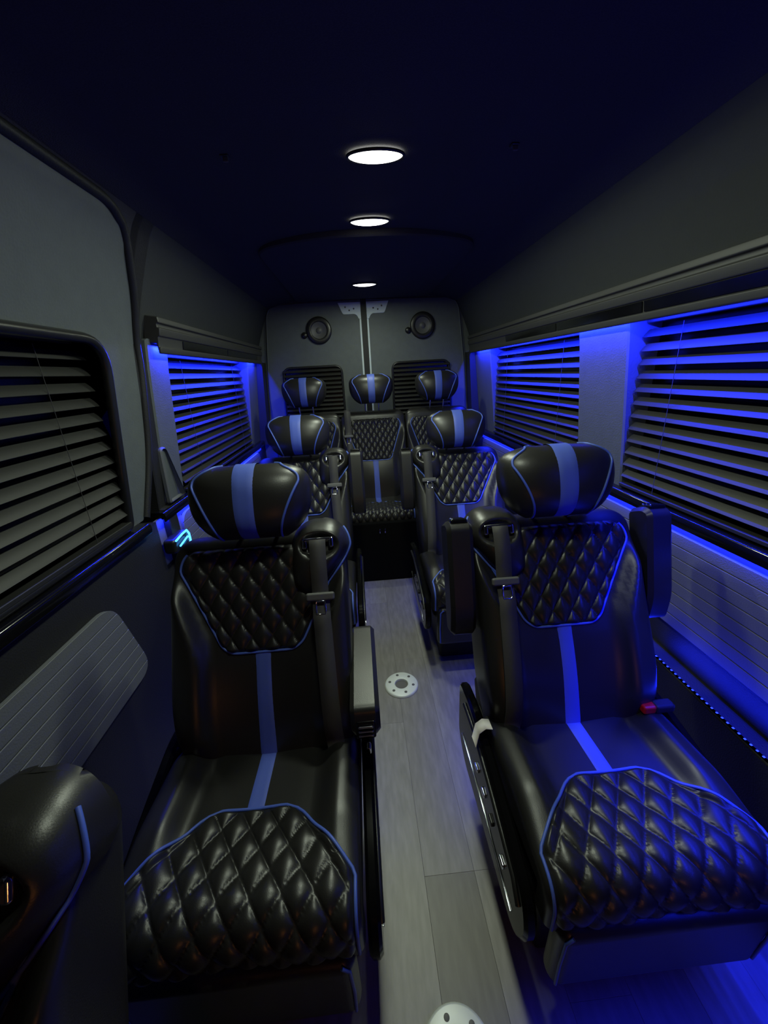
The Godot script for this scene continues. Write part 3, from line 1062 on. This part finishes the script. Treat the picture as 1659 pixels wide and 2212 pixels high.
func right_wall():
	var w := thing("wall_right", "grey lined cabin wall along the two blue-lit windows", "wall", Vector3.ZERO, "", "structure")
	part("outer_skin", prism(PackedVector2Array([Vector2(0.985, -0.05), Vector2(1.02, -0.05), Vector2(1.02, 1.75), Vector2(0.80, 2.02), Vector2(0.70, 2.02), Vector2(0.80, 1.92), Vector2(0.985, 1.70)]), ZR, ZF), M.plain_black, w)
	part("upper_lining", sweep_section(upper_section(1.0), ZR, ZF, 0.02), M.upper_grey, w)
	part("lower_wall", prism(PackedVector2Array([Vector2(0.905, 0.0), Vector2(0.985, 0.0), Vector2(0.985, 0.90), Vector2(0.905, 0.90)]), ZR, ZF), M.black_vinyl, w)
	part("window_ledge", prism(ledge_poly(1.0), ZR + 0.02, ZF), M.gloss_black, w)
	box("fascia_strip", Vector3(0.902, 0.862, -3.2), Vector3(0.906, 0.911, 0.3), M.insert_grey, w, 0.0005)
	part("wall_box", prism(rounded([Vector2(0.842, 0.0), Vector2(0.91, 0.0), Vector2(0.91, 0.45), Vector2(0.842, 0.45)], [0, 0, 0, 0.012]), ZR + 0.05, ZF), M.black_vinyl, w)
	for q in [[-3.22, -2.86], [-1.715, -1.40], [-0.42, 0.0]]:
		part("pillar_pad", pillar(1.0, q[0], q[1]), M.wall_grey, w)
	part("corner_trim", prism(PackedVector2Array([Vector2(0.84, 0.9), Vector2(0.96, 0.9), Vector2(0.93, 1.52), Vector2(0.80, 1.52)]), ZR, -3.22), M.black_vinyl, w)
	for q in [["1", -1.40, -0.42], ["2", -2.86, -1.715]]:
		var n := thing("window_" + q[0], "dark side window behind a slatted blind", "window", Vector3.ZERO, "", "structure")
		pane(n, 1.0, q[1] - 0.05, q[2] + 0.05, 0.92, 1.56)
	blind("wide slatted blind on the window in front of the grey pillar", 1.0, -1.392, -0.43, 0.94, 1.50)
	blind("slatted blind between the grey pillar and the rear corner", 1.0, -2.852, -1.723, 0.94, 1.50)
	valance("long black window valance running over two blinds", 1.0, -3.24, 0.3, [-2.45, -1.83, -1.28, -0.6, 0.2])
	# grooved boards below the ledge
	var b := thing("wall_board", "long grey grooved board under the two blue-lit windows", "board", Vector3.ZERO)
	insert_board(b, 1.0, 0.900, rounded([Vector2(-3.1, 0.555), Vector2(-3.1, 0.868), Vector2(0.25, 0.868), Vector2(0.25, 0.555)], 0.05), 0.555, 0.868, 8)

func pillar(side: float, z0: float, z1: float) -> ArrayMesh:
	var poly := PackedVector2Array()
	for i in 7:
		var y := lerpf(0.935, 1.56, i / 6.0)
		poly.append(Vector2(side * (wall_x(y) - 0.022), y))
	for i in 7:
		var y := lerpf(1.56, 0.935, i / 6.0)
		poly.append(Vector2(side * 0.985, y))
	return prism(poly, z0, z1, 0.006)

func left_wall():
	var w := thing("wall_left", "grey lined cabin wall behind the sliding door", "wall", Vector3.ZERO, "", "structure")
	part("outer_skin", prism(PackedVector2Array([Vector2(-0.985, -0.05), Vector2(-1.02, -0.05), Vector2(-1.02, 1.75), Vector2(-0.80, 2.02), Vector2(-0.70, 2.02), Vector2(-0.80, 1.92), Vector2(-0.985, 1.70)]), ZR, ZF), M.plain_black, w)
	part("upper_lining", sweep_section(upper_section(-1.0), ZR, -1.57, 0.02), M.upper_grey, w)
	part("lower_wall", prism(PackedVector2Array([Vector2(-0.905, 0.0), Vector2(-0.985, 0.0), Vector2(-0.985, 0.90), Vector2(-0.905, 0.90)]), ZR, -1.43), M.black_vinyl, w)
	part("window_ledge", prism(ledge_poly(-1.0), ZR + 0.02, -1.47), M.gloss_black, w)
	box("fascia_strip", Vector3(-0.902, 0.72, -1.66), Vector3(-0.906, 0.911, -1.44), M.insert_grey, w, 0.0005)
	box("fascia_strip", Vector3(-0.902, 0.862, -3.2), Vector3(-0.906, 0.911, -1.66), M.insert_grey, w, 0.0005)
	for q in [[-3.22, -2.97], [-1.74, -1.575]]:
		part("pillar_pad", pillar(-1.0, q[0], q[1]), M.wall_grey, w)
	part("corner_trim", prism(PackedVector2Array([Vector2(-0.84, 0.9), Vector2(-0.96, 0.9), Vector2(-0.93, 1.52), Vector2(-0.80, 1.52)]), ZR, -3.22), M.black_vinyl, w)
	var bc := PackedVector2Array()
	for p in rounded([Vector2(-1.70, 0.945), Vector2(-1.605, 1.17), Vector2(-1.56, 1.17), Vector2(-1.552, 0.945)], [0.01, 0.03, 0.02, 0.01]): bc.append(p)
	var fx := Transform3D(Basis(Vector3(0, 0, 1), Vector3(0.02, 1, 0), Vector3(-1, 0, 0)), Vector3(-0.905, 0, 0))
	part("belt_cover", prism(bc, -0.012, 0.012, 0.006, fx), M.insert_grey, w)
	var n := thing("window_3", "dark side window behind a slatted blind", "window", Vector3.ZERO, "", "structure")
	pane(n, -1.0, -3.0, -1.72, 0.92, 1.56)
	blind("slatted blind on the window behind the sliding door", -1.0, -2.962, -1.748, 0.94, 1.50)
	valance("short black window valance behind the sliding door", -1.0, -3.24, -1.60, [-3.1, -2.4, -1.80])
	var b := thing("wall_board", "grey grooved board under the window behind the sliding door", "board", Vector3.ZERO)
	insert_board(b, -1.0, 0.900, rounded([Vector2(-3.1, 0.555), Vector2(-3.1, 0.868), Vector2(-1.64, 0.868), Vector2(-1.64, 0.555)], 0.07), 0.555, 0.868, 8)
	# sliding door
	var d := thing("door_1", "sliding door with grey upper lining and black lower panel", "door", Vector3.ZERO, "", "structure")
	var hole := rounded([Vector2(-1.295, 0.95), Vector2(-1.325, 1.535), Vector2(-0.22, 1.535), Vector2(-0.22, 0.95)], [0.02, 0.1, 0.1, 0.02], 8)
	var outer := rounded([Vector2(-1.40, 0.935), Vector2(-1.49, 1.16), Vector2(-1.525, 1.5), Vector2(-1.49, 1.67), Vector2(-1.375, 1.872), Vector2(0.2, 1.86), Vector2(0.2, 0.935)], [0.01, 0.1, 0.1, 0.06, 0.10, 0.03, 0.02], 10)
	part("upper_lining", door_skin(outer, hole), M.wall_grey, d)
	part("window_reveal", door_reveal(hole), M.satin_black, d)
	var frame := PackedVector3Array()
	for p in hole: frame.append(Vector3(-wall_x(p.y) + 0.020, p.y, p.x))
	part("window_frame", tube(frame, 0.015, 8, true), M.satin_black, d)
	var seal := PackedVector3Array()
	var so := outer.size()
	for i in so:
		var p := outer[i]
		if p.x < 0.15 and p.y > 0.94: seal.append(Vector3(-door_x(p.y) + 0.002, p.y + (0.008 if p.y > 1.8 else 0.0), p.x - (0.010 if p.y < 1.85 else 0.0)))
	seal.append(Vector3(-0.731, 1.875, 0.2))
	part("door_seal", tube(seal, 0.014, 10), M.black_vinyl, d)
	part("door_post", prism(PackedVector2Array([Vector2(-0.875, 0.0), Vector2(-0.985, 0.0), Vector2(-0.985, 1.56), Vector2(-0.848, 1.56), Vector2(-0.902, 0.94), Vector2(-0.875, 0.93)]), -1.575, -1.505, 0.004), M.black_vinyl, d)
	part("post_upper", sweep_section(upper_section(-1.0), -1.57, -1.46, 0.02), M.black_vinyl, d)
	part("roof_rail", sweep_section(upper_section(-1.0).slice(8), -1.5, ZF, 0.02), M.headliner, d)
	part("door_ledge", prism(ledge_poly(-1.0), -1.36, ZF), M.gloss_black, d)
	part("lower_panel", prism(PackedVector2Array([Vector2(-0.895, 0.0), Vector2(-0.985, 0.0), Vector2(-0.985, 0.91), Vector2(-0.895, 0.91)]), -1.44, ZF), M.black_vinyl, d)
	pane(d, -1.0, -1.40, -0.1, 0.93, 1.62)
	blind("unlit slatted blind on the sliding door window", -1.0, -1.303, -0.23, 0.95, 1.515)
	var ib := thing("wall_board", "grey grooved board with rounded corners on the sliding door", "board", Vector3.ZERO)
	insert_board(ib, -1.0, 0.890, rounded([Vector2(-1.165, 0.475), Vector2(-1.07, 0.785), Vector2(0.1, 0.785), Vector2(0.1, 0.475)], [0.08, 0.07, 0.05, 0.05], 8), 0.475, 0.785, 8)
	# glowing cup holder beside the front left seat
	var c := thing("lit_holder", "blue glowing holder on the wall between door post and seat", "holder", Vector3(-0.868, 0.80, -1.50))
	part("holder_body", rbox(Vector3(0.05, 0.06, 0.13), 0.015, 3), M.satin_black, c)
	var gm := glow("holder_glow", Color(0.25, 0.62, 1.0), 4.0)
	part("light_ring", tube(PackedVector3Array([Vector3(0.027, 0.024, 0.055), Vector3(0.028, 0.03, 0.0), Vector3(0.028, 0.03, -0.045), Vector3(0.028, 0.01, -0.06), Vector3(0.028, -0.022, -0.06)]), 0.004, 8), gm, c)
	part("light_coil", tube(PackedVector3Array([Vector3(0.034, -0.002, 0.045), Vector3(0.034, 0.008, -0.03), Vector3(0.036, -0.004, -0.046), Vector3(0.038, -0.024, -0.04), Vector3(0.038, -0.026, -0.026), Vector3(0.04, -0.012, -0.03), Vector3(0.042, -0.026, -0.05)]), 0.0035, 8), gm, c)
	area(c, Vector3(0.045, 0.0, 0), Vector3(1, 0, 0), Vector2(0.1, 0.04), BLUE, 0.05, Vector3(0, 0, 1))

func door_x(y: float) -> float:
	return wall_x(y) - 0.012 if y < 1.86 else 0.733

func door_skin(outer: PackedVector2Array, hole: PackedVector2Array) -> ArrayMesh:
	# cut the outline with the window hole into bands so that the skin can follow the curved wall
	var st := SurfaceTool.new()
	st.begin(Mesh.PRIMITIVE_TRIANGLES)
	var ys := []
	for i in 34: ys.append(lerpf(0.93, 1.93, i / 33.0))
	for i in ys.size() - 1:
		var band := PackedVector2Array([Vector2(-9, ys[i]), Vector2(9, ys[i]), Vector2(9, ys[i + 1]), Vector2(-9, ys[i + 1])])
		for piece in Geometry2D.intersect_polygons(outer, band):
			for half in [PackedVector2Array([Vector2(-9, 0), Vector2(-0.8, 0), Vector2(-0.8, 3), Vector2(-9, 3)]), PackedVector2Array([Vector2(-0.8, 0), Vector2(9, 0), Vector2(9, 3), Vector2(-0.8, 3)])]:
				for hp_ in Geometry2D.intersect_polygons(piece, half):
					for clip in Geometry2D.clip_polygons(hp_, hole):
						var tr := Geometry2D.triangulate_polygon(clip)
						for t in range(0, tr.size(), 3):
							var q := [clip[tr[t]], clip[tr[t + 1]], clip[tr[t + 2]]]
							if (q[1] - q[0]).cross(q[2] - q[0]) < 0: q = [q[0], q[2], q[1]]
							for p in q:
								var y: float = p.y
								var dx := (door_x(y + 0.005) - door_x(y - 0.005)) / 0.01
								st.set_normal(Vector3(1, dx, 0).normalized())
								st.add_vertex(Vector3(-door_x(y), y, p.x))
	st.index()
	return st.commit()

func door_reveal(hole: PackedVector2Array) -> ArrayMesh:
	var st := SurfaceTool.new()
	st.begin(Mesh.PRIMITIVE_TRIANGLES)
	# reveal around the hole
	for i in hole.size():
		var a := hole[i]
		var b := hole[(i + 1) % hole.size()]
		var pa := Vector3(-door_x(a.y), a.y, a.x)
		var pb := Vector3(-door_x(b.y), b.y, b.x)
		var o := Vector3(-0.1, 0, 0)
		var mid := Vector3(0, 1.24, -0.75)
		for v in [pa, pb, pb + o, pa, pb + o, pa + o]:
			st.set_normal((mid - v).normalized())
			st.add_vertex(v)
	st.index()
	return st.commit()

func rear_wall():
	var w := thing("wall_rear", "grey lined rear end wall around the two rear doors", "wall", Vector3.ZERO, "", "structure")
	box("end_panel", Vector3(-1.0, -0.05, ZR - 0.05), Vector3(1.0, 2.05, ZR - 0.012), M.wall_grey, w)
	for e in [-1.0, 1.0]:
		var nm := "door_2" if e < 0 else "door_3"
		var t := thing(nm, "grey rear door with a round speaker, blind on the %s" % ("side of the sliding door" if e < 0 else "side away from the sliding door"), "door", Vector3.ZERO, "", "structure")
		var hx0 := 0.205
		var hx1 := 0.685
		var out := rounded([Vector2(e * 0.022, 0.35), Vector2(e * 0.80, 0.35), Vector2(e * 0.80, 1.35), Vector2(e * 0.735, 1.92), Vector2(e * 0.022, 1.935)], [0.0, 0.02, 0.2, 0.10, 0.0], 8)
		var hole := rounded([Vector2(e * hx0, 1.0), Vector2(e * hx1, 1.0), Vector2(e * (hx1 - 0.02), 1.47), Vector2(e * hx0, 1.47)], 0.06, 8)
		# lining in four pieces round the window hole
		var st := []
		for band in [[-9.0, hx0 + 0.001], [hx0 + 0.001, 9.0]]:
			var bp_ := PackedVector2Array([Vector2(e * band[0], 0), Vector2(e * band[1], 0), Vector2(e * band[1], 3), Vector2(e * band[0], 3)])
			for piece in Geometry2D.intersect_polygons(out, bp_):
				for half in [[0.0, 1.2], [1.2, 3.0]]:
					var hb := PackedVector2Array([Vector2(-9, half[0]), Vector2(9, half[0]), Vector2(9, half[1]), Vector2(-9, half[1])])
					for p2 in Geometry2D.intersect_polygons(piece, hb):
						for cl in Geometry2D.clip_polygons(p2, hole): st.append(prism(cl, ZR - 0.011, ZR + 0.004))
		part("lining", join(st), M.wall_grey, t)
		var edge := PackedVector3Array()
		for p in out:
			if p.y > 0.4 and absf(p.x) > 0.03: edge.append(Vector3(p.x, p.y, ZR + 0.003))
		part("lining_edge", tube(edge, 0.005, 8), M.wall_grey, t)
		var fr := PackedVector3Array()
		for p in hole: fr.append(Vector3(p.x, p.y, ZR + 0.008))
		part("window_frame", tube(fr, 0.010, 8, true), M.satin_black, t)
		box("pane", Vector3(e * (hx0 - 0.01), 0.99, ZR - 0.011), Vector3(e * (hx1 + 0.01), 1.48, ZR - 0.005), M.glass, t, 0.001)
		# bright steel edge and hinge bracket
		tag(box("edge_strip", Vector3(e * 0.022, 0.9, ZR), Vector3(e * 0.036, 1.84, ZR + 0.008), M.door_white, t, 0.002), "bare white steel door edge")
		var br := rounded([Vector2(e * 0.022, 1.80), Vector2(e * 0.04, 1.80), Vector2(e * 0.06, 1.835), Vector2(e * 0.16, 1.835), Vector2(e * 0.172, 1.86), Vector2(e * 0.195, 1.918), Vector2(e * 0.022, 1.918)], [0, 0, 0.02, 0.02, 0.01, 0.0, 0], 4)
		var bk := part("lock_bracket", prism(br, ZR + 0.002, ZR + 0.012, 0.002), M.door_white, t)
		for q in [Vector2(0.075, 1.872), Vector2(0.14, 1.885), Vector2(0.11, 1.862)]:
			part("bolt", moved(lathe_disc([Vector2(0.006, 0), Vector2(0.006, 0.003), Vector2(0.0, 0.004)], 10), Transform3D(Basis(Vector3.RIGHT, PI / 2), Vector3(e * q.x, q.y, ZR + 0.012))), M.belt_plastic, bk)
		# speaker with a small tweeter
		var cx: float = -0.355 if e < 0 else 0.455
		var s := thing("door_speaker", "round black speaker on the rear door %s the sliding door" % ("on the same side as" if e < 0 else "across from"), "speaker", Vector3(cx, 1.733, ZR + 0.005), "rear door speakers")
		var face := Transform3D(Basis(Vector3.RIGHT, PI / 2), Vector3.ZERO)
		part("ring", moved(lathe_disc([Vector2(0.098, 0.0), Vector2(0.098, 0.012), Vector2(0.09, 0.02), Vector2(0.066, 0.022), Vector2(0.06, 0.014)], 40), face), M.satin_black, s)
		part("cone", moved(lathe_disc([Vector2(0.063, 0.015), Vector2(0.045, 0.008), Vector2(0.024, 0.002), Vector2(0.022, 0.007), Vector2(0.012, 0.011), Vector2(0.0, 0.012)], 32), face), M.belt_plastic, s)
		part("tweeter", moved(lathe_disc([Vector2(0.023, 0.0), Vector2(0.023, 0.010), Vector2(0.016, 0.017), Vector2(0.0, 0.019)], 24), face), M.satin_black, s, Vector3(-0.115, -0.03, 0.0))
		rear_blind("dark slatted blind on the rear door %s the sliding door" % ("on the same side as" if e < 0 else "across from"), e * hx0 + e * 0.008, e * hx1 - e * 0.012, 1.005, 1.465, ZR + 0.016)
	box("centre_gap", Vector3(-0.022, 0.4, ZR - 0.011), Vector3(0.022, 1.94, ZR - 0.004), M.plain_black, w, 0.001)

func furniture():
	# floor plates for tables
	var key := lathe_disc([Vector2(0.030, 0.0), Vector2(0.030, 0.010), Vector2(0.033, 0.013), Vector2(0.072, 0.0125), Vector2(0.0785, 0.006), Vector2(0.0785, 0.0)], 48)
	var hub := lathe_disc([Vector2(0.0295, 0.001), Vector2(0.0, 0.001)], 32)
	var hole := lathe_disc([Vector2(0.0068, 0.0), Vector2(0.0068, 0.0008), Vector2(0.0, 0.0009)], 14)
	for q in [[0.015, -1.455, "round white metal table plate on the floor beside the lowered armrest"], [0.02, -0.385, "round white metal table plate on the floor between the front cushions"]]:
		var t := thing("floor_plate", q[2], "floor plate", Vector3(q[0], 0.0, q[1]), "table plates in the aisle floor")
		part("ring", key, M.plate, t)
		part("socket", hub, M.seam, t)
		for i in 6:
			var a := TAU * (i + 0.25) / 6
			part("screw_hole", hole, M.belt_plastic, t, Vector3(cos(a) * 0.056, 0.0126, sin(a) * 0.056))
	var g := "captain seats in two rows"
	var l1 := captain(Vector3(-0.40, 0, -0.80), 1.0, "black leather captain seat with its aisle armrest lowered, by the sliding door", g, [[1.0, false]])
	part("lever", rbox(Vector3(0.012, 0.035, 0.018), 0.005, 2), M.chrome, l1, Vector3(0.27, 0.495, 0.06), Vector3(0.3, 0, 0))
	var r1 := captain(Vector3(0.44, 0, -0.80), -1.0, "black leather captain seat with a white tag and red buckle, beside the low diode strip", g, [[1.0, true], [-1.0, true]])
	var tg := part("care_tag", ribbon([Vector3(-0.243, 0.500, 0.03), Vector3(-0.262, 0.506, 0.032), Vector3(-0.280, 0.495, 0.035), Vector3(-0.290, 0.455, 0.04)], Vector3(0, 0.1, 1).normalized(), 0.036, 0.0012), M.white_tag, r1)
	tag(tg, "small white cloth tag")
	var bk := Node3D.new()
	bk.name = "belt_buckle"
	r1.add_child(bk)
	bk.position = Vector3(0.205, 0.505, 0.03)
	bk.rotation = Vector3(0, 0, 0)
	part("buckle_body", rbox(Vector3(0.055, 0.026, 0.03), 0.008, 3), M.plain_black, bk, Vector3(0.028, 0, 0))
	tag(part("press_button", rbox(Vector3(0.036, 0.024, 0.027), 0.006, 3), M.red_plastic, bk, Vector3(-0.014, 0, 0)), "red buckle button")
	captain(Vector3(-0.41, 0.03, -1.80), 1.0, "black leather captain seat behind the one with the lowered armrest", g, [[1.0, true]])
	captain(Vector3(0.425, 0.0, -1.89), -1.0, "black leather captain seat behind the one with the white tag", g, [[1.0, true]])
	captain(Vector3(-0.69, -0.045, -0.085), 1.0, "black leather captain seat in front of the others, only its padded shoulder and piping showing", g, [], deg_to_rad(0))
	bench()
